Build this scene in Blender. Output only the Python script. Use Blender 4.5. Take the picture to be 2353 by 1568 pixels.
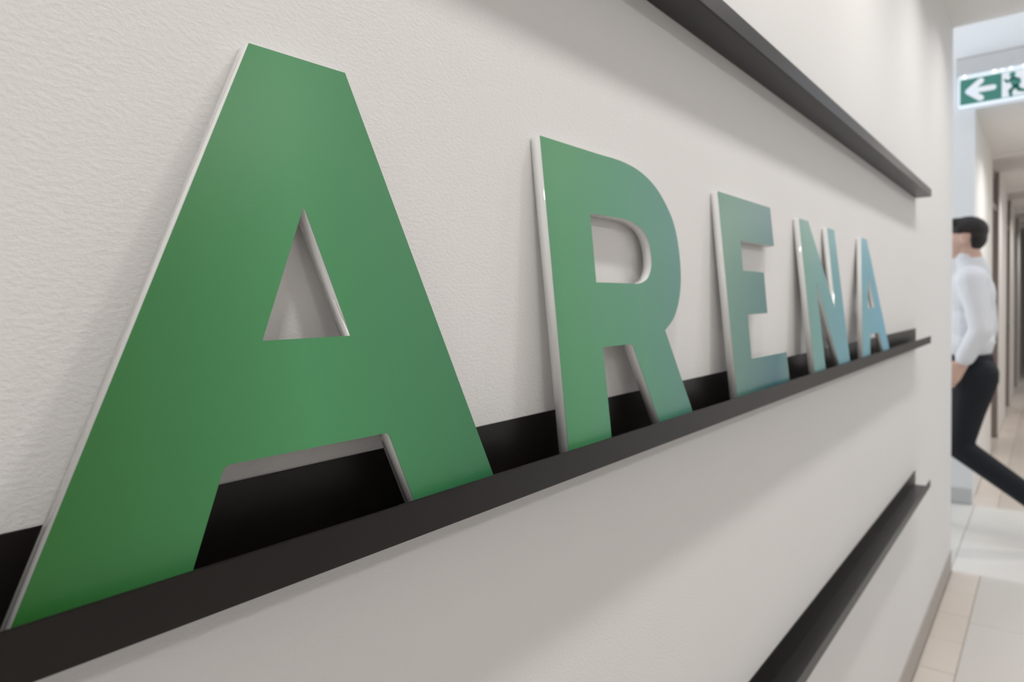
import bpy, bmesh, math, random
from mathutils import Vector, Matrix
random.seed(7)
C = bpy.context.scene.collection
for o in list(bpy.data.objects): bpy.data.objects.remove(o, do_unlink=True)
SC = bpy.context.scene

# ------------------------------------------------------------------ camera
Z0 = 1.1656                      # height of the middle ledge above the floor
F_PX, YAW, PITCH, ROLL = 1568.0, 0.902256, 0.044638, -0.023688
CAM = Vector((0.0, -0.369588, Z0 + 0.146059))
Fw = Vector((math.sin(YAW)*math.cos(PITCH), math.cos(YAW)*math.cos(PITCH), -math.sin(PITCH)))
R0 = Vector((math.cos(YAW), -math.sin(YAW), 0)); U0 = R0.cross(Fw)
Rt = R0*math.cos(ROLL) + U0*math.sin(ROLL); Up = -R0*math.sin(ROLL) + U0*math.cos(ROLL)
cd = bpy.data.cameras.new('camera'); cam = bpy.data.objects.new('camera', cd); C.objects.link(cam)
M = Matrix((Rt, Up, -Fw)).transposed().to_4x4(); M.translation = CAM
cam.matrix_world = M
cd.sensor_width = 36.0; cd.lens = 36.0*F_PX/2353.0
cd.clip_start = 0.02; cd.clip_end = 100
cd.dof.use_dof = True; cd.dof.focus_distance = 0.45; cd.dof.aperture_fstop = 8.2
SC.camera = cam

# ------------------------------------------------------------------ world, exposure, light
SC.view_settings.view_transform = 'Standard'; SC.view_settings.look = 'None'
SC.view_settings.gamma = 1.0; SC.view_settings.use_curve_mapping = False
SC.view_settings.exposure = 0.16
try:
    SC.cycles.use_denoising = True
    SC.cycles.max_bounces = 12; SC.cycles.diffuse_bounces = 6; SC.cycles.transmission_bounces = 12; SC.cycles.glossy_bounces = 6
    SC.cycles.sample_clamp_indirect = 4.0
except Exception: pass
W = bpy.data.worlds.new('world'); SC.world = W; W.use_nodes = True
W.node_tree.nodes['Background'].inputs[0].default_value = (0.86, 0.92, 1.0, 1)
W.node_tree.nodes['Background'].inputs[1].default_value = 0.6

ZC = Z0 + 1.4242                 # corridor ceiling
YR_ = -3.3
XC = 3.8575                      # end of the letter wall
def lamp(name, loc, power, size, color, spread=math.pi, rot=(0,0,0), shape='DISK', sy=None):
    l = bpy.data.lights.new(name, 'AREA'); l.shape = shape; l.size = size
    if sy: l.size_y = sy
    l.energy = power; l.color = color; l.spread = spread
    o = bpy.data.objects.new(name, l); C.objects.link(o); o.location = loc; o.rotation_euler = rot
    return o
WARM = (1.0, 0.978, 0.95); COOL = (0.86, 0.93, 1.0)
ROW1 = [3.35, 2.60, 1.80, 1.0, 0.2, -0.6, -1.6]
for x, pw in zip(ROW1, (2.5, 2.9, 3.6, 3.7, 3.5, 3.1, 3.0)): lamp('downlight_near_wall', (x, -0.425, ZC-0.014), pw, 0.11, WARM, math.radians(138))
for x, pw in ((3.3, 8.5), (1.6, 6.5), (-0.1, 6.0), (-1.8, 5.0)): lamp('ceiling_panel_light', (x, -2.25, ZC-0.014), pw, 0.26, WARM)
lamp('skylight_lamp', (4.53, 0.3, Z0+2.5), 9, 1.1, COOL, math.pi, (0,0,0), 'RECTANGLE', 3.0)
lamp('passage_window_light', (4.53, 4.42, 1.4), 48, 1.2, (.93, .965, 1), math.pi, (math.radians(-90), 0, 0), 'RECTANGLE', 2.2)
lamp('passage_window_light', (4.53, YR_+.05, 1.95), 4.5, 1.2, COOL, math.pi, (math.radians(90), 0, 0), 'RECTANGLE', 1.5)  # added fill at the unseen passage end, for sheen on the letters
lamp('window_behind_viewer', (-2.95, -1.7, 2.0), 15, 2.0, (1, .985, .97), math.pi, (math.radians(90), 0, math.radians(-90)), 'RECTANGLE', 1.4)  # added fill out of view, brightens the acrylic sides facing the viewer
for x in (5.85, 8.0, 10.4, 12.8): lamp('downlight_far_hall', (x, -0.50, Z0+1.27), 6.5, 0.11, WARM, math.radians(150))
for x in (6.3, 9.2): lamp('downlight_far_hall', (x, -1.4, Z0+1.27), 8, 0.14, WARM)  # added lamps out of view: brighten the right hall wall mirrored in the letters
lamp('downlight_passage', (4.5, -2.4, Z0+2.5), 7, 0.3, COOL)  # added fill for the unseen right part of the far wall

# ------------------------------------------------------------------ materials
def nt(name):
    m = bpy.data.materials.new(name); m.use_nodes = True
    return m, m.node_tree.nodes, m.node_tree.links, m.node_tree.nodes['Principled BSDF']
def mat(name, col, rough=.5, spec=.5, metal=0, bump=None, var=None, coat=0, emit=None, es=0):
    """bump: list of (scale, strength, distance, stretch); var: (scale, amount)"""
    m, N, L, b = nt(name)
    b.inputs['Base Color'].default_value = (*col, 1); b.inputs['Roughness'].default_value = rough
    b.inputs['Specular IOR Level'].default_value = spec; b.inputs['Metallic'].default_value = metal
    b.inputs['Coat Weight'].default_value = coat
    if emit: b.inputs['Emission Color'].default_value = (*emit, 1); b.inputs['Emission Strength'].default_value = es
    tc = N.new('ShaderNodeTexCoord')
    if var:
        n = N.new('ShaderNodeTexNoise'); n.inputs['Scale'].default_value = var[0]; n.inputs['Detail'].default_value = 5
        L.new(tc.outputs['Object'], n.inputs['Vector'])
        mx = N.new('ShaderNodeMix'); mx.data_type = 'RGBA'
        mx.inputs[6].default_value = (*[c*(1-var[1]) for c in col], 1); mx.inputs[7].default_value = (*[min(1, c*(1+var[1])) for c in col], 1)
        L.new(n.outputs['Fac'], mx.inputs[0]); L.new(mx.outputs[2], b.inputs['Base Color'])
    if bump:
        prev = None
        for sc, st, di, stretch in bump:
            mp = N.new('ShaderNodeMapping'); mp.inputs['Scale'].default_value = stretch
            n = N.new('ShaderNodeTexNoise'); n.inputs['Scale'].default_value = sc; n.inputs['Detail'].default_value = 3; n.inputs['Roughness'].default_value = .55
            bp = N.new('ShaderNodeBump'); bp.inputs['Strength'].default_value = st; bp.inputs['Distance'].default_value = di
            L.new(tc.outputs['Object'], mp.inputs[0]); L.new(mp.outputs[0], n.inputs['Vector']); L.new(n.outputs['Fac'], bp.inputs['Height'])
            if prev: L.new(prev.outputs[0], bp.inputs['Normal'])
            prev = bp
        L.new(prev.outputs[0], b.inputs['Normal'])
    return m
M_WALL = mat('wall_paint', (.80, .786, .777), .62, .25, bump=[(310, .30, .0013, (.8, 1, 1.35)), (800, .16, .0005, (1, 1, 1))], var=(3, .012))
M_WALL2 = mat('wall_paint_plain', (.80, .79, .775), .6, .3)
M_OPP = mat('greige_wall_paint', (.46, .45, .44), .6, .3)  # unseen walls, toned down to cut the bounced light
M_WHITE = mat('cool_white_paint', (.83, .84, .85), .55, .3)
M_CEIL = mat('ceiling_paint', (.84, .83, .815), .8, .2)
M_LEDGE = mat('black_coated_steel', (.0062, .0044, .0034), .36, .48, bump=[(1800, .06, .0002, (1, 1, 1))])
M_BASE = mat('taupe_baseboard', (.42, .385, .355), .5, .4)
M_BASEG = mat('grey_baseboard', (.56, .57, .57), .5, .4)
M_GROUT = mat('grout', (.54, .51, .475), .8, .2)
def tile_mat(name, c0, c1, sc):
    m, N, L, b = nt(name)
    tc = N.new('ShaderNodeTexCoord'); oi = N.new('ShaderNodeObjectInfo')
    ad = N.new('ShaderNodeVectorMath'); ad.operation = 'ADD'
    ml = N.new('ShaderNodeMath'); ml.operation = 'MULTIPLY'; ml.inputs[1].default_value = 37
    L.new(oi.outputs['Random'], ml.inputs[0]); L.new(tc.outputs['Object'], ad.inputs[0]); L.new(ml.outputs[0], ad.inputs[1])
    n = N.new('ShaderNodeTexNoise'); n.inputs['Scale'].default_value = sc; n.inputs['Detail'].default_value = 6; n.inputs['Distortion'].default_value = .8
    L.new(ad.outputs[0], n.inputs['Vector'])
    a = N.new('ShaderNodeMath'); a.operation = 'MULTIPLY_ADD'; a.inputs[1].default_value = .55; L.new(oi.outputs['Random'], a.inputs[0])
    s = N.new('ShaderNodeMath'); s.operation = 'MULTIPLY'; s.inputs[1].default_value = .5; L.new(n.outputs['Fac'], s.inputs[0]); L.new(s.outputs[0], a.inputs[2])
    mx = N.new('ShaderNodeMix'); mx.data_type = 'RGBA'; mx.inputs[6].default_value = (*c0, 1); mx.inputs[7].default_value = (*c1, 1)
    L.new(a.outputs[0], mx.inputs[0]); L.new(mx.outputs[2], b.inputs['Base Color'])
    b.inputs['Roughness'].default_value = .32; b.inputs['Specular IOR Level'].default_value = .45
    return m
M_TBEIGE = tile_mat('beige_tile', (.60, .525, .455), (.68, .62, .575), 7)
M_TGREY = tile_mat('warm_grey_tile', (.56, .535, .50), (.62, .59, .565), 3)
M_TWHITE = tile_mat('pale_tile', (.64, .63, .60), (.70, .68, .65), 3)
M_TFAR = tile_mat('rosy_beige_tile', (.56, .50, .445), (.62, .56, .515), 4)

def acrylic():
    """polished clear sheet, very slightly milky: light goes straight through it, the faces mirror at a glance"""
    m, N, L, b = nt('clear_acrylic'); N.remove(b)
    tr = N.new('ShaderNodeBsdfTransparent'); tr.inputs['Color'].default_value = (.99, .99, .985, 1)
    d = N.new('ShaderNodeBsdfDiffuse'); d.inputs['Color'].default_value = (.985, .98, .97, 1)
    t = N.new('ShaderNodeBsdfTranslucent'); t.inputs['Color'].default_value = (.985, .98, .97, 1)
    m1 = N.new('ShaderNodeMixShader'); m1.inputs[0].default_value = .25; L.new(d.outputs[0], m1.inputs[1]); L.new(t.outputs[0], m1.inputs[2])
    m2 = N.new('ShaderNodeMixShader'); m2.inputs[0].default_value = .86; L.new(tr.outputs[0], m2.inputs[1]); L.new(m1.outputs[0], m2.inputs[2])  # mostly milky white, in place of light guided through the sheet
    g = N.new('ShaderNodeBsdfGlossy'); g.inputs['Roughness'].default_value = .06; g.inputs['Color'].default_value = (1, 1, 1, 1)
    fr = N.new('ShaderNodeFresnel'); fr.inputs['IOR'].default_value = 1.49
    fm = N.new('ShaderNodeMath'); fm.operation = 'MULTIPLY'; fm.inputs[1].default_value = .7; L.new(fr.outputs[0], fm.inputs[0])
    m3 = N.new('ShaderNodeMixShader'); L.new(fm.outputs[0], m3.inputs[0]); L.new(m2.outputs[0], m3.inputs[1]); L.new(g.outputs[0], m3.inputs[2])
    L.new(m3.outputs[0], N['Material Output'].inputs['Surface'])
    return m
M_ACR = acrylic()
def print_mat():
    m, N, L, b = nt('printed_gradient')
    a = N.new('ShaderNodeAttribute'); a.attribute_name = 'blend'
    r = N.new('ShaderNodeValToRGB'); r.color_ramp.interpolation = 'LINEAR'
    def s2l(c): return tuple(((v/255)/12.92 if v/255 < .04045 else ((v/255+.055)/1.055)**2.4) for v in c)
    stops = [(.08, (42, 102, 40)), (.24, (76, 148, 96)), (.42, (46, 116, 74)), (.52, (74, 148, 96)), (.66, (82, 146, 116)), (.78, (84, 138, 128)),
             (.88, (108, 150, 130)), (1.14, (62, 112, 122)), (1.28, (108, 158, 146)), (1.55, (104, 164, 178)), (1.75, (112, 172, 186)), (2.02, (112, 176, 204))]  # print hues, with reflected sheen mixed into the pale top of the E
    el = r.color_ramp.elements
    while len(el) < len(stops): el.new(.5)
    for e, (p, c) in zip(el, stops): e.position = p/2.1; e.color = (*s2l(c), 1)
    dv = N.new('ShaderNodeMath'); dv.operation = 'DIVIDE'; dv.inputs[1].default_value = 2.1
    L.new(a.outputs['Fac'], dv.inputs[0]); L.new(dv.outputs[0], r.inputs[0]); L.new(r.outputs[0], b.inputs['Base Color'])
    b.inputs['Roughness'].default_value = .33; b.inputs['Specular IOR Level'].default_value = .62
    tc = N.new('ShaderNodeTexCoord'); n = N.new('ShaderNodeTexNoise'); n.inputs['Scale'].default_value = 900
    bp = N.new('ShaderNodeBump'); bp.inputs['Strength'].default_value = .10; bp.inputs['Distance'].default_value = .0003
    L.new(tc.outputs['Object'], n.inputs['Vector']); L.new(n.outputs['Fac'], bp.inputs['Height']); L.new(bp.outputs[0], b.inputs['Normal'])
    return m
M_PRINT = print_mat()
M_BACK = mat('white_print_backing', (.88, .88, .87), .5, .3)

# ------------------------------------------------------------------ mesh helpers
def link(name, me, m=None, parent=None, loc=None, kind=None):
    o = bpy.data.objects.new(name, me); C.objects.link(o)
    if m is not None and me is not None: me.materials.clear(); me.materials.append(m)
    if loc is not None: o.location = loc
    if parent is not None: o.parent = parent
    if kind: o['kind'] = kind
    return o
def box_bm(bm, x0, x1, y0, y1, z0, z1):
    r = bmesh.ops.create_cube(bm, size=1.0)
    for v in r['verts']:
        v.co = Vector(((x0+x1)/2+v.co.x*(x1-x0), (y0+y1)/2+v.co.y*(y1-y0), (z0+z1)/2+v.co.z*(z1-z0)))
def boxes(name, lst, m, parent=None, bevel=0, kind=None, loc=None):
    bm = bmesh.new()
    for b in lst: box_bm(bm, *b)
    if bevel: bmesh.ops.bevel(bm, geom=bm.edges[:], offset=bevel, segments=2, profile=.7, affect='EDGES')
    me = bpy.data.meshes.new(name); bm.to_mesh(me); bm.free()
    return link(name, me, m, parent, loc, kind)
def thing(name, label, cat, loc=(0, 0, 0), group=None):
    o = bpy.data.objects.new(name, None); C.objects.link(o); o.location = loc; o.empty_display_size = .05
    o['label'] = label; o['category'] = cat
    if group: o['group'] = group
    return o
def smooth(o):
    for p in o.data.polygons: p.use_smooth = True

# ------------------------------------------------------------------ the setting
XB = -3.0                        # wall behind the camera
YR = -3.3                        # wall on the other side of the room
X2 = 5.2                         # far side of the crossing passage
ZH = Z0 + 1.335                  # ceiling height of the hall beyond
boxes('wall_left', [(XB, XC, 0, .16, 0, ZC+.02)], M_WALL, kind='structure')
boxes('wall_right', [(XB, XC, YR-.16, YR, 0, ZC+.02)], M_OPP, kind='structure')
boxes('wall_back', [(XB-.16, XB, YR-.16, .16, 0, ZC+.02)], M_OPP, kind='structure')
boxes('ceiling', [(XB, XC, YR, 0, ZC, ZC+.25)], M_CEIL, kind='structure')
boxes('baseboard_left', [(XB, XC-.001, -.0045, -.0005, 0.001, .103)], M_BASE, bevel=.0008, kind='structure')
boxes('trim_1', [(XC, XC+.02, YR, .16, ZC-.0, Z0+2.55)], M_WHITE, kind='structure')      # drop between the low ceiling and the raised one

fl = boxes('floor', [(XB, 19, YR-1.5, 4.5, -.12, -.008)], M_GROUT, kind='structure')
def tiles(x0, x1, y0, y1, nx, ny, m, gap=.003, key=None):
    dx = (x1-x0)/nx; dy = (y1-y0)/ny
    bm = bmesh.new(); box_bm(bm, -dx/2+gap/2, dx/2-gap/2, -dy/2+gap/2, dy/2-gap/2, -.0075, 0)
    top = [e for e in bm.edges if all(v.co.z > -.001 for v in e.verts)]
    bmesh.ops.bevel(bm, geom=top, offset=.0012, segments=1, affect='EDGES')
    me = bpy.data.meshes.new('tile'); bm.to_mesh(me); bm.free(); me.materials.append(m)
    for i in range(nx):
        for j in range(ny):
            o = bpy.data.objects.new('tile', me); C.objects.link(o); o.parent = fl
            o.location = (x0+dx*(i+.5), y0+dy*(j+.5), -.0002+random.uniform(-.0002, .0002))
tiles(.867, 3.867, -.120, -.006, 11, 1, M_TBEIGE)
tiles(-2.7, 3.867, -3.12, -.120, 11, 5, M_TGREY)
tiles(3.867, 5.187, -2.40, 1.80, 2, 7, M_TWHITE)
tiles(5.187, 12.387, -1.75, -.120, 12, 3, M_TFAR)
tiles(5.187, 9.987, -.120, .015, 16, 1, M_TBEIGE)

# crossing passage and the hall beyond it
boxes('wall_far', [(X2, X2+.16, .012, 4.5, 0, Z0+2.55), (X2, X2+.16, -1.8, .012, ZH, Z0+2.55), (X2, X2+.16, YR, -1.8, 0, Z0+2.55)], M_WHITE, kind='structure')
boxes('baseboard_far', [(X2-.012, X2-.0005, .016, 4.5, .001, .10)], M_BASEG, bevel=.0015, kind='structure')
boxes('wall_passage_end', [(XC, X2+.16, 4.5, 4.6, 0, Z0+2.55)], M_WHITE, kind='structure')
boxes('wall_passage_side', [(XC-.16, XC, .16, 4.5, 0, Z0+2.55)], M_WHITE, kind='structure')
boxes('wall_passage_right', [(XC, X2+.16, YR-.16, YR, 0, Z0+2.55)], M_WHITE, kind='structure')
boxes('ceiling_passage', [(XC, X2+.16, YR-.16, 4.6, Z0+2.55, Z0+2.65)], M_WHITE, kind='structure')
YH = .018
doors = [(7.0, 7.95), (9.35, 10.3), (11.7, 12.65), (14.05, 15.0)]
seg = []; x = X2+.16
for a, b in doors: seg.append((x, a, YH, YH+.14, 0, ZH)); x = b
seg.append((x, 18.6, YH, YH+.14, 0, ZH))
boxes('wall_hall_left', seg, M_WALL2, kind='structure')
boxes('wall_hall_right', [(X2+.16, 18.6, -1.94, -1.8, 0, ZH)], M_WALL2, kind='structure')
boxes('wall_hall_end', [(18.6, 18.7, -1.94, YH+.14, 0, ZH)], M_WALL2, kind='structure')
boxes('ceiling_hall', [(X2+.16, 18.6, -1.94, YH+.14, ZH, ZH+.1)], M_CEIL, kind='structure')
for i, xb in enumerate((6.9, 9.25, 11.6, 13.95)):
    boxes('trim_%d' % (i+2), [(xb, xb+.09, -1.8, YH, ZH-.03, ZH)], M_CEIL, kind='structure')
M_FRAME = mat('taupe_door_frame', (.30, .255, .235), .5, .4)
M_LEAF = mat('brown_door_leaf', (.155, .125, .105), .45, .4, var=(9, .08))
M_TRANS = mat('dark_transom_glass', (.02, .023, .028), .08, .5)
M_CHROME = mat('brushed_metal', (.35, .34, .33), .3, .5, 1)
for i, (a, b) in enumerate(doors):
    d = bpy.data.objects.new('door_%d' % (i+1), None); C.objects.link(d); d.location = (a, YH+.05, 0); d['kind'] = 'structure'
    w = b-a; t = .045; H = Z0+.965
    boxes('door_frame', [(0, t, -.05, .09, 0, ZH), (w-t, w, -.05, .09, 0, ZH), (t, w-t, -.02, .09, ZH-.06, ZH), (t, w-t, -.03, .09, H, H+.05)], M_FRAME, d, .002)
    boxes('door_leaf', [(t+.003, w-t-.003, .01, .05, .006, H-.003)], M_LEAF, d, .002)
    boxes('transom_pane', [(t, w-t, .02, .028, H+.05, ZH-.06)], M_TRANS, d)
    bm = bmesh.new()
    for zz in (1.02, .90):
        for (x0, x1, y0, y1, r) in ((w-.13, w-.13, .01, -.045, .011), (w-.13, w-.26, -.04, -.04, .010)):
            if zz < 1 and x0 != x1: continue
            p0 = Vector((x0, y0, zz)); p1 = Vector((x1, y1, zz)); dr = p1-p0
            rr = bmesh.ops.create_cone(bm, cap_ends=True, segments=12, radius1=r, radius2=r, depth=dr.length)
            rot = dr.to_track_quat('Z', 'Y').to_matrix().to_4x4(); rot.translation = (p0+p1)/2
            bmesh.ops.transform(bm, matrix=rot, verts=rr['verts'])
    me = bpy.data.meshes.new('door_handle'); bm.to_mesh(me); bm.free(); link('door_handle', me, M_CHROME, d)

# ------------------------------------------------------------------ ledges
XE, D, B, LH, T = 2.7338, .0474, .0513, .0245, .0018
X0L = -.9
for z, lab in ((.5, 'highest of the three black wall ledges, seen from below'),
               (0., 'middle black wall ledge carrying the five coloured letters'),
               (-.5, 'lowest of the three black wall ledges, empty and seen from above')):
    t = thing('wall_ledge', lab, 'ledge', (XE, 0, Z0+z), 'black picture ledges on the white wall')
    L = XE-X0L
    bm = bmesh.new()
    prof = [(-.0004, 0), (-D, 0), (-D, LH), (-D+T, LH), (-D+T, T), (-T-.0004, T), (-T-.0004, B), (-.0004, B)]
    # the sheet is one folded piece; its three folds are modelled as parts
    def prism(name, pr):
        bm = bmesh.new()
        a = [bm.verts.new((-L, y, zz)) for y, zz in pr]; b = [bm.verts.new((0, y, zz)) for y, zz in pr]
        bm.faces.new(a[::-1]); bm.faces.new(b); n = len(pr)
        for i in range(n): bm.faces.new((a[i], a[(i+1) % n], b[(i+1) % n], b[i]))
        bmesh.ops.recalc_face_normals(bm, faces=bm.faces[:])
        bmesh.ops.bevel(bm, geom=[e for e in bm.edges], offset=.00035, segments=2, affect='EDGES')
        me = bpy.data.meshes.new(name); bm.to_mesh(me); bm.free()
        return link(name, me, M_LEDGE, t)
    prism('back_plate', [(-.0004, T), (-.0004, B), (-T-.0004, B), (-T-.0004, T)])
    prism('tray_floor', [(-.0004, 0), (-.0004, T), (-D+T, T), (-D+T, 0)])
    prism('front_lip', [(-D+T, 0), (-D+T, LH), (-D, LH), (-D, 0)])

# ------------------------------------------------------------------ letters
LT = .0105
def catmull(pts, n=5):
    out = []
    for i in range(1, len(pts)-2):
        p0, p1, p2, p3 = [Vector((*q, 0)) for q in pts[i-1:i+3]]
        for k in range(n):
            s = k/n
            q = .5*((2*p1)+(-p0+p2)*s+(2*p0-5*p1+4*p2-p3)*s*s+(-p0+3*p1-3*p2+p3)*s**3)
            out.append((q.x, q.y))
    out.append(pts[-2]); return out
def fillet(pts, rad):
    """round listed corners: pts [(x,y[,r])]"""
    out = []; n = len(pts)
    for i, p in enumerate(pts):
        if len(p) < 3: out.append(p[:2]); continue
        a = Vector(pts[i-1][:2]); b = Vector(p[:2]); c = Vector(pts[(i+1) % n][:2]); r = p[2]
        u = (a-b).normalized(); v = (c-b).normalized()
        for k in range(5):
            s = k/4; q = (1-s)**2*(b+u*r)+2*s*(1-s)*b+s*s*(b+v*r); out.append((q.x, q.y))
    return out
def outline_mesh(name, loops, y0, y1, x0, blend, inset=0):
    """filled plate between two depths; loops in (x, height), depth along local y"""
    cu = bpy.data.curves.new(name, 'CURVE'); cu.dimensions = '2D'; cu.fill_mode = 'BOTH'; cu.extrude = (y1-y0)/2; cu.offset = inset
    for lp in loops:
        sp = cu.splines.new('POLY'); sp.points.add(len(lp)-1); sp.use_cyclic_u = True
        for q, (a, b) in zip(sp.points, lp): q.co = (a-x0, b, 0, 1)
    tmp = bpy.data.objects.new('tmp', cu); C.objects.link(tmp)
    dg = bpy.context.evaluated_depsgraph_get(); me = bpy.data.meshes.new_from_object(tmp.evaluated_get(dg))
    bpy.data.objects.remove(tmp, do_unlink=True)
    me.name = name; me.materials.clear()
    bm = bmesh.new(); bm.from_mesh(me); bmesh.ops.remove_doubles(bm, verts=bm.verts[:], dist=1e-6)
    for v in bm.verts: v.co = Vector((v.co.x, (y0+y1)/2-v.co.z, v.co.y))
    bmesh.ops.recalc_face_normals(bm, faces=bm.faces[:]); bm.to_mesh(me); bm.free()
    if blend:
        at = me.attributes.new('blend', 'FLOAT', 'POINT')
        for i, v in enumerate(me.vertices): at.data[i].value = (v.co.x+x0)+blend*(v.co.z-.15)
    return me
R_out = [(.5009, .2995), (.600, .2995)] + catmull([(.600, .2995), (.632, .3000), (.6570, .2992), (.6825, .2960), (.7081, .2890), (.7328, .2765), (.7551, .2565), (.7667, .2375), (.7721, .2120),
        (.7713, .1852), (.7655, .1637), (.7540, .1440), (.7382, .1290), (.715, .1171), (.690, .104)])[0:] + \
        [(.7783, 0), (.6895, 0), (.6354, .1056, .003), (.5758, .1059, .002), (.5767, 0), (.5009, 0)]
R_in = [(.5747, .2373)] + catmull([(.600, .2373), (.635, .2375), (.6500, .2370), (.6658, .2348), (.6827, .2288), (.694, .2177), (.6974, .2031), (.6960, .1903), (.6895, .1805), (.6803, .174), (.6633, .1697), (.640, .1694), (.600, .1694)]) + [(.5745, .1693)]
LETTERS = [
 ('big green letter A, leftmost and largest in view on the middle ledge', .085, -.0365, .0001,
  [[(.2195, .2995), (.2869, .2999), (.4035, 0), (.3196, 0), (.2961, .0657, .003), (.1836, .0659, .004), (.155, 0), (.0782, 0)], [(.2466, .2093, .0015), (.2728, .1303), (.2117, .1301)]]),
 ('green letter R with rounded bowl, second letter on the middle ledge', .085, -.0365, .0001, [R_out, R_in]),
 ('teal letter E with three arms, between the R and the N', .088, -.0368, -.45,
  [[(.9159, .3010), (1.1394, .3012), (1.1403, .2387), (.9889, .2375), (.9854, .1940), (1.0777, .1936), (1.0756, .1305), (.9882, .1298), (.986, .0657), (1.1525, .0652), (1.1545, 0), (.9159, 0)]]),
 ('blue-green letter N, fourth letter, between the E and the last A', .1026, -.0413, -.45,
  [[(1.2992, .2990), (1.3606, .2992), (1.4912, .1305), (1.4973, .2977), (1.5558, .2977), (1.5650, 0), (1.4830, 0), (1.3686, .183), (1.3656, 0), (1.2900, 0)]]),
 ('pale blue letter A, smallest in view, at the far end of the row', .1030, -.0416, -.30,
  [[(1.8146, .2995), (1.8809, .2995), (2.0186, 0), (1.9330, 0), (1.902, .0667), (1.7946, .0675), (1.7570, 0), (1.6795, 0)], [(1.8522, .2099), (1.8811, .1303), (1.8011, .1305)]]),
]
for lab, lean, yb, blend, loops in LETTERS:
    loops = [fillet(l, 0) for l in loops]
    x0 = (min(q[0] for q in loops[0])+max(q[0] for q in loops[0]))/2
    e = thing('letter_sign', lab, 'letter', (x0, yb, Z0+T+LT*math.sin(lean)+.0002), 'colour-printed acrylic letters spelling ARENA')
    e.rotation_euler = (-lean, 0, 0)
    link('acrylic_body', outline_mesh('acrylic_body', loops, .0006, LT, x0, 0), M_ACR, e)
    link('printed_face', outline_mesh('printed_face', loops, 0.0, .00025, x0, blend), M_PRINT, e)
    pb = link('white_backing', outline_mesh('white_backing', loops, .0003, .00055, x0, 0), M_BACK, e); pb['label'] = 'thin white layer behind the printed colour'

# ------------------------------------------------------------------ escape sign
M_SGREEN = mat('sign_green', (.055, .20, .165), .35, .4, emit=(.06, .30, .25), es=.18)
M_SWHITE = mat('sign_white', (.80, .82, .84), .35, .4, emit=(.86, .92, 1.0), es=.2)
M_HOUSE = mat('sign_housing_paint', (.60, .60, .605), .5, .4)
M_EDGE = mat('lit_panel_edge', (.8, .85, .9), .2, .5, emit=(.78, .90, 1.0), es=.4)
M_BEAD = mat('led_glow', (1, 1, 1), .3, .5, emit=(1, .98, .95), es=5)
XS = X2-.075
sg = thing('exit_sign', 'lit green escape sign with white arrow and running figure above the passage opening', 'sign', (XS, -.12, Z0+1.50))
def rel(x0, x1, y0, y1, z0, z1): return (x0, x1, y0+.12, y1+.12, z0-1.5, z1-1.5)
boxes('housing', [rel(-.02, .0745, -.34, .103, 1.535, 1.630)], M_HOUSE, sg, .003)
boxes('mount_rail', [rel(.03, .0745, -.345, .108, 1.632, 1.650)], M_FRAME, sg, .002)  # dark strip painted in for the shadow line above the housing
boxes('light_panel', [rel(.000, .016, -.335, .092, 1.335, 1.534)], M_EDGE, sg, .002)
boxes('green_field', [rel(-.0025, -.0005, -.330, .084, 1.353, 1.506)], M_SGREEN, sg)
def flat(name, polys, m, x):
    bm = bmesh.new()
    for P in polys:
        a = [bm.verts.new((x, y+.12, z-1.5)) for y, z in P]; f = bm.faces.new(a)
        r = bmesh.ops.extrude_face_region(bm, geom=[f])
        for v in r['geom']:
            if isinstance(v, bmesh.types.BMVert): v.co.x -= .001
    bmesh.ops.recalc_face_normals(bm, faces=bm.faces[:])
    me = bpy.data.meshes.new(name); bm.to_mesh(me); bm.free(); return link(name, me, m, sg)
def stroke(a, b, w, rnd=True):
    a = Vector(a); b = Vector(b); u = (b-a).normalized(); n = Vector((-u.y, u.x))*w/2; P = []
    for k in range(7):
        th = math.pi/2+math.pi*k/6; P.append(a+(u*math.cos(th)+n.normalized()*math.sin(th))*w/2)
    for k in range(7):
        th = -math.pi/2+math.pi*k/6; P.append(b+(u*math.cos(th)+n.normalized()*math.sin(th))*w/2)
    return [(p.x, p.y) for p in P]
flat('arrow', [stroke((.040, 1.430), (-.085, 1.430), .032), stroke((.040, 1.430), (-.022, 1.482), .034), stroke((.040, 1.430), (-.022, 1.378), .034)], M_SWHITE, -.003)
flat('doorway', [[(-.127, 1.356), (-.127, 1.503), (-.245, 1.503), (-.245, 1.356)]], M_SWHITE, -.003)
man = [stroke((-.181, 1.455), (-.196, 1.415), 0.0351), stroke((-.178, 1.484), (-.180, 1.4845), 0.0297),
       stroke((-.196, 1.415), (-.168, 1.390), 0.0203), stroke((-.168, 1.390), (-.172, 1.362), 0.0175),
       stroke((-.198, 1.412), (-.212, 1.388), 0.0203), stroke((-.212, 1.388), (-.238, 1.380), 0.0175),
       stroke((-.178, 1.460), (-.155, 1.445), 0.0135), stroke((-.155, 1.445), (-.143, 1.458), 0.0135),
       stroke((-.188, 1.462), (-.210, 1.450), 0.0135), stroke((-.210, 1.450), (-.214, 1.430), 0.0135)]
flat('running_figure', man, M_SGREEN, -.0045)
for yy, rr in ((.060, .0042), (-.090, .0045), (-.130, .0022), (-.172, .0028), (-.236, .0034)):
    bm = bmesh.new(); bmesh.ops.create_icosphere(bm, subdivisions=2, radius=rr); me = bpy.data.meshes.new('led'); bm.to_mesh(me); bm.free()  # small glowing beads along the top edge of the panel
    o = link('led', me, M_BEAD, sg); o.location = (-.002, yy+.12, .0235)

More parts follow.
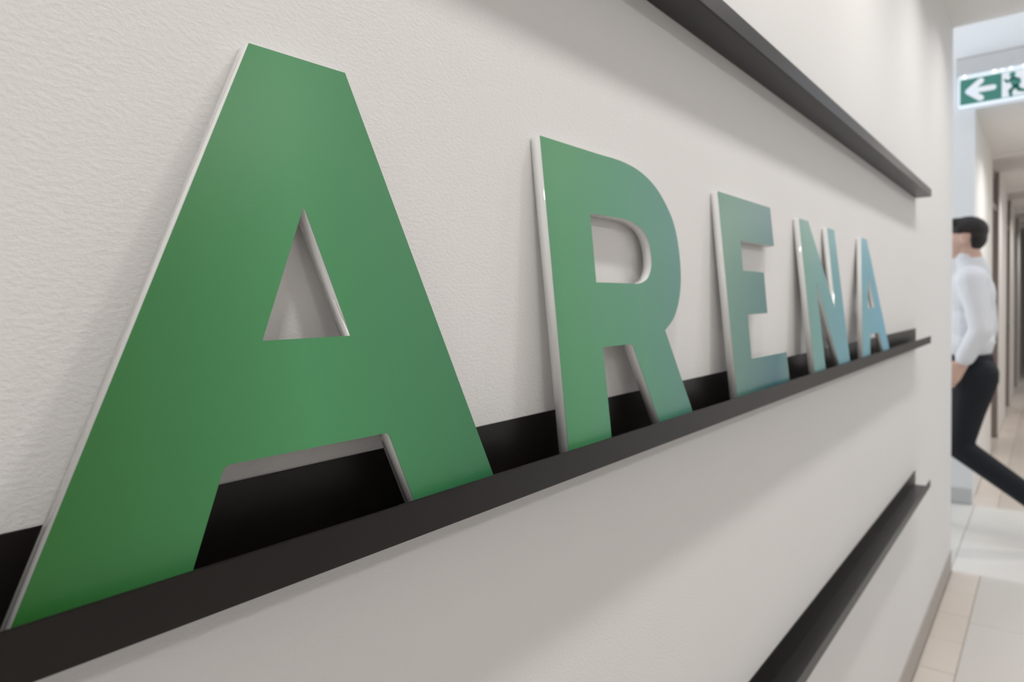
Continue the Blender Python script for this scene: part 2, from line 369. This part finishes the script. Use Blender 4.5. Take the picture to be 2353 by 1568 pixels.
# ------------------------------------------------------------------ walking person
M_SKIN = mat('skin', (.60, .40, .32), .5, .4)
M_HAIR = mat('dark_hair', (.014, .010, .009), .6, .4, bump=[(160, .6, .004, (1, 1, .25))])
M_SHIRT = mat('white_shirt', (.72, .73, .76), .8, .2, bump=[(9, .5, .02, (1, 1, .6))])
M_TROU = mat('black_trousers', (.011, .013, .017), .75, .25, bump=[(12, .4, .01, (1, 1, .4))])
M_SHOE = mat('black_leather', (.012, .011, .011), .3, .5)
M_EYE = mat('eye_white', (.75, .73, .70), .2, .5)
def ell(bm, c, r, rot=None, seg=20):
    rr = bmesh.ops.create_uvsphere(bm, u_segments=seg, v_segments=seg*2//3, radius=1.0)
    m = Matrix.Translation(c) @ (rot or Matrix.Identity(4)) @ Matrix.Diagonal((*r, 1))
    bmesh.ops.transform(bm, matrix=m, verts=rr['verts'])
def limb(bm, pts, seg=14, flat=(1, 1)):
    """tapered capsule chain: pts (x,y,z,r)"""
    for i, p in enumerate(pts):
        ell(bm, p[:3], (p[3]*flat[0], p[3]*flat[1], p[3]), seg=seg)
        if i:
            a = Vector(pts[i-1][:3]); b = Vector(p[:3]); d = b-a
            r = bmesh.ops.create_cone(bm, cap_ends=True, segments=seg+4, radius1=pts[i-1][3], radius2=p[3], depth=d.length)
            m = d.to_track_quat('Z', 'Y').to_matrix().to_4x4(); m.translation = (a+b)/2
            m = Matrix.Translation((a+b)/2) @ Matrix.Diagonal((flat[0], flat[1], 1, 1)) @ Matrix.Translation(-(a+b)/2) @ m
            bmesh.ops.transform(bm, matrix=m, verts=r['verts'])
def union(name, fill, voxel, m, parent, it=4):
    bm = bmesh.new(); fill(bm); me = bpy.data.meshes.new(name); bm.to_mesh(me); bm.free()
    tmp = bpy.data.objects.new('tmp', me); C.objects.link(tmp)
    r = tmp.modifiers.new('r', 'REMESH'); r.mode = 'VOXEL'; r.voxel_size = voxel; r.use_smooth_shade = True
    s = tmp.modifiers.new('s', 'SMOOTH'); s.factor = .5; s.iterations = it
    dg = bpy.context.evaluated_depsgraph_get(); out = bpy.data.meshes.new_from_object(tmp.evaluated_get(dg)); out.name = name
    bpy.data.objects.remove(tmp, do_unlink=True); bpy.data.meshes.remove(me)
    o = link(name, out, m, parent); smooth(o); return o
PX = 4.55
pr = thing('person', 'person with short dark hair, white shirt and black trousers striding across the passage', 'person', (PX, 0, 0))
def hand(bm, w, d, side, down=(0, 0, -1)):
    """palm, four curled fingers of unequal length and a thumb; w wrist, d direction of the hand"""
    w = Vector(w); d = Vector(d).normalized(); fwd = Vector((0, 1, 0)); fwd = (fwd-d*fwd.dot(d)).normalized(); inn = Vector((-side, 0, 0))
    for k in range(4):
        o = fwd*(.030-.020*k)
        limb(bm, [(*(w+o*.6), .016), (*(w+d*.085+o), .0125)], seg=10)
        ln = (.068, .078, .072, .056)[k]; a = w+d*.088+o; b = a+d*ln*.45+inn*.006; c = b+d*ln*.33+inn*.020; e = c+d*ln*.14+inn*.022
        limb(bm, [(*a, .0095), (*b, .0085), (*c, .0078), (*e, .0068)], seg=10)
    a = w+fwd*.022+d*.018; b = a+fwd*.028+d*.030+inn*.008; c = b+d*.030+fwd*.008+inn*.008; e = c+d*.022+inn*.006
    limb(bm, [(*a, .016), (*b, .0125), (*c, .0105), (*e, .009)], seg=10)
LA = [(-.185, -.035, 1.41), (-.235, -.085, 1.150), (-.225, .000, .975)]
RA = [(.185, -.035, 1.41), (.235, -.080, 1.15), (.225, -.045, .90)]
def body(bm):
    ell(bm, (0, .000, 1.665), (.074, .094, .092)); ell(bm, (0, .040, 1.625), (.058, .064, .085)); ell(bm, (0, .062, 1.575), (.034, .034, .030))
    ell(bm, (0, .097, 1.640), (.012, .014, .026)); ell(bm, (0, .108, 1.625), (.015, .013, .011)); ell(bm, (0, .089, 1.673), (.045, .016, .010))
    ell(bm, (0, .094, 1.594), (.023, .011, .006)); ell(bm, (0, .093, 1.584), (.020, .011, .006))
    for s in (-1, 1):
        ell(bm, (s*.076, .002, 1.642), (.008, .018, .031), Matrix.Rotation(-.2, 4, 'X')); ell(bm, (s*.034, .075, 1.625), (.022, .018, .018))
    limb(bm, [(0, -.030, 1.46, .066), (0, -.012, 1.56, .058), (0, 0, 1.61, .055)])
    limb(bm, [(-.12, -.03, 1.405, .055), (0, -.02, 1.39, .09), (.12, -.03, 1.405, .055)]); limb(bm, [(0, -.02, 1.40, .10), (0, -.015, 1.2, .10), (0, -.015, 1.0, .105), (0, -.02, .93, .11)])
    for A in (LA, RA): limb(bm, [(*A[0], .05), (*A[1], .037), (*A[2], .027)])
    hand(bm, LA[2], (0, .50, -.87), -1); hand(bm, RA[2], (0, .05, -1), 1)
    for q in LL, RL: limb(bm, [(*q[0], .075), (*q[1], .05), (*q[2], .036)])
LL = [(-.09, -.035, .92), (-.095, .020, .500), (-.095, -.350, .225)]
RL = [(.09, -.010, .92), (.095, .205, .520), (.095, .355, .110)]
bd = union('body', body, .0045, M_SKIN, pr, 3)
def shirt(bm):
    limb(bm, [(-.13, -.028, 1.410, .086), (.13, -.028, 1.410, .086)]); 
    ell(bm, (0, -.020, 1.33), (.20, .118, .16)); ell(bm, (0, -.018, 1.19), (.185, .112, .20)); ell(bm, (0, -.018, 1.08), (.178, .115, .13)); ell(bm, (0, -.020, 1.08), (.172, .118, .06))
    limb(bm, [(0, -.036, 1.45, .080), (0, -.024, 1.50, .070)]); limb(bm, [(0, -.022, 1.505, .064), (0, -.006, 1.550, .060)])
    ex = Vector(LA[1]).lerp(Vector(LA[2]), .82); limb(bm, [(*LA[0], .070), (-.215, -.068, 1.27, .060), (*LA[1], .056), (*ex, .046)])
    ex = Vector(RA[1]).lerp(Vector(RA[2]), .9); limb(bm, [(*RA[0], .070), (.215, -.068, 1.27, .060), (*RA[1], .056), (*ex, .044)])
sh = union('shirt', shirt, .007, M_SHIRT, pr, 3)
def trou(bm):
    ell(bm, (0, -.020, .985), (.165, .112, .065)); ell(bm, (0, -.038, .90), (.170, .118, .11))
    for q, s in ((LL, -1), (RL, 1)):
        a = Vector(q[1]); b = Vector(q[2]); c = a.lerp(b, .55)
        m = Vector(q[0]).lerp(a, .5)
        limb(bm, [(q[0][0], q[0][1]-.018, q[0][2]-.03, .108), (m.x, m.y-.008, m.z, .088), (*a, .066), (*c, .060), (*b, .056)])
union('trousers', trou, .007, M_TROU, pr, 3)
def hair(bm):
    ell(bm, (0, -.006, 1.690), (.083, .098, .083)); ell(bm, (0, -.036, 1.650), (.078, .062, .070)); ell(bm, (0, .045, 1.735), (.062, .055, .034)); ell(bm, (0, -.030, 1.61), (.058, .045, .035))
    for s in (-1, 1): ell(bm, (s*.070, .014, 1.69), (.011, .030, .030))
hr = union('hair', hair, .005, M_HAIR, pr, 2)
# hairline: high over brow and temple, long at the nape; the rest of the shell is tucked under the skin
for v in hr.data.vertices:
    a = min(1, max(0, (1.682+.10*max(0, v.co.y-.06)-v.co.z)/.008)); b = min(1, max(0, (v.co.y+.030)/.008)); k = 1-.20*min(a, b)
    if a*b > 0: v.co = Vector((0, 0, 1.655))+(v.co-Vector((0, 0, 1.655)))*k
for s in (-1, 1):
    bm = bmesh.new(); ell(bm, (s*.031, .0885, 1.655), (.011, .010, .008), seg=14); me = bpy.data.meshes.new('eye'); bm.to_mesh(me); bm.free(); link('eye', me, M_EYE, pr)
def shoe(name, heel, toe, up):
    heel = Vector(heel); toe = Vector(toe); d = toe-heel; u = Vector(up).normalized()
    def f(bm):
        limb(bm, [(*(heel+u*.030), .038), (*(heel+d*.4+u*.026), .036), (*(heel+d*.75+u*.018), .042), (*(toe+u*.014), .030)])
        limb(bm, [(*(heel+u*.04+d*.08), .040), (*(heel+u*.085+d*.10), .040)])
    o = union(name, f, .006, M_SHOE, pr, 2)
    lo = min(v.co.z for v in o.data.vertices)
    for v in o.data.vertices: v.co.z -= lo-.001
shoe('shoe', (.095, .325, .02), (.095, .560, .02), (0, 0, 1))
shoe('shoe', (-.095, -.410, .215), (-.095, -.375, .02), (0, .97, .14))
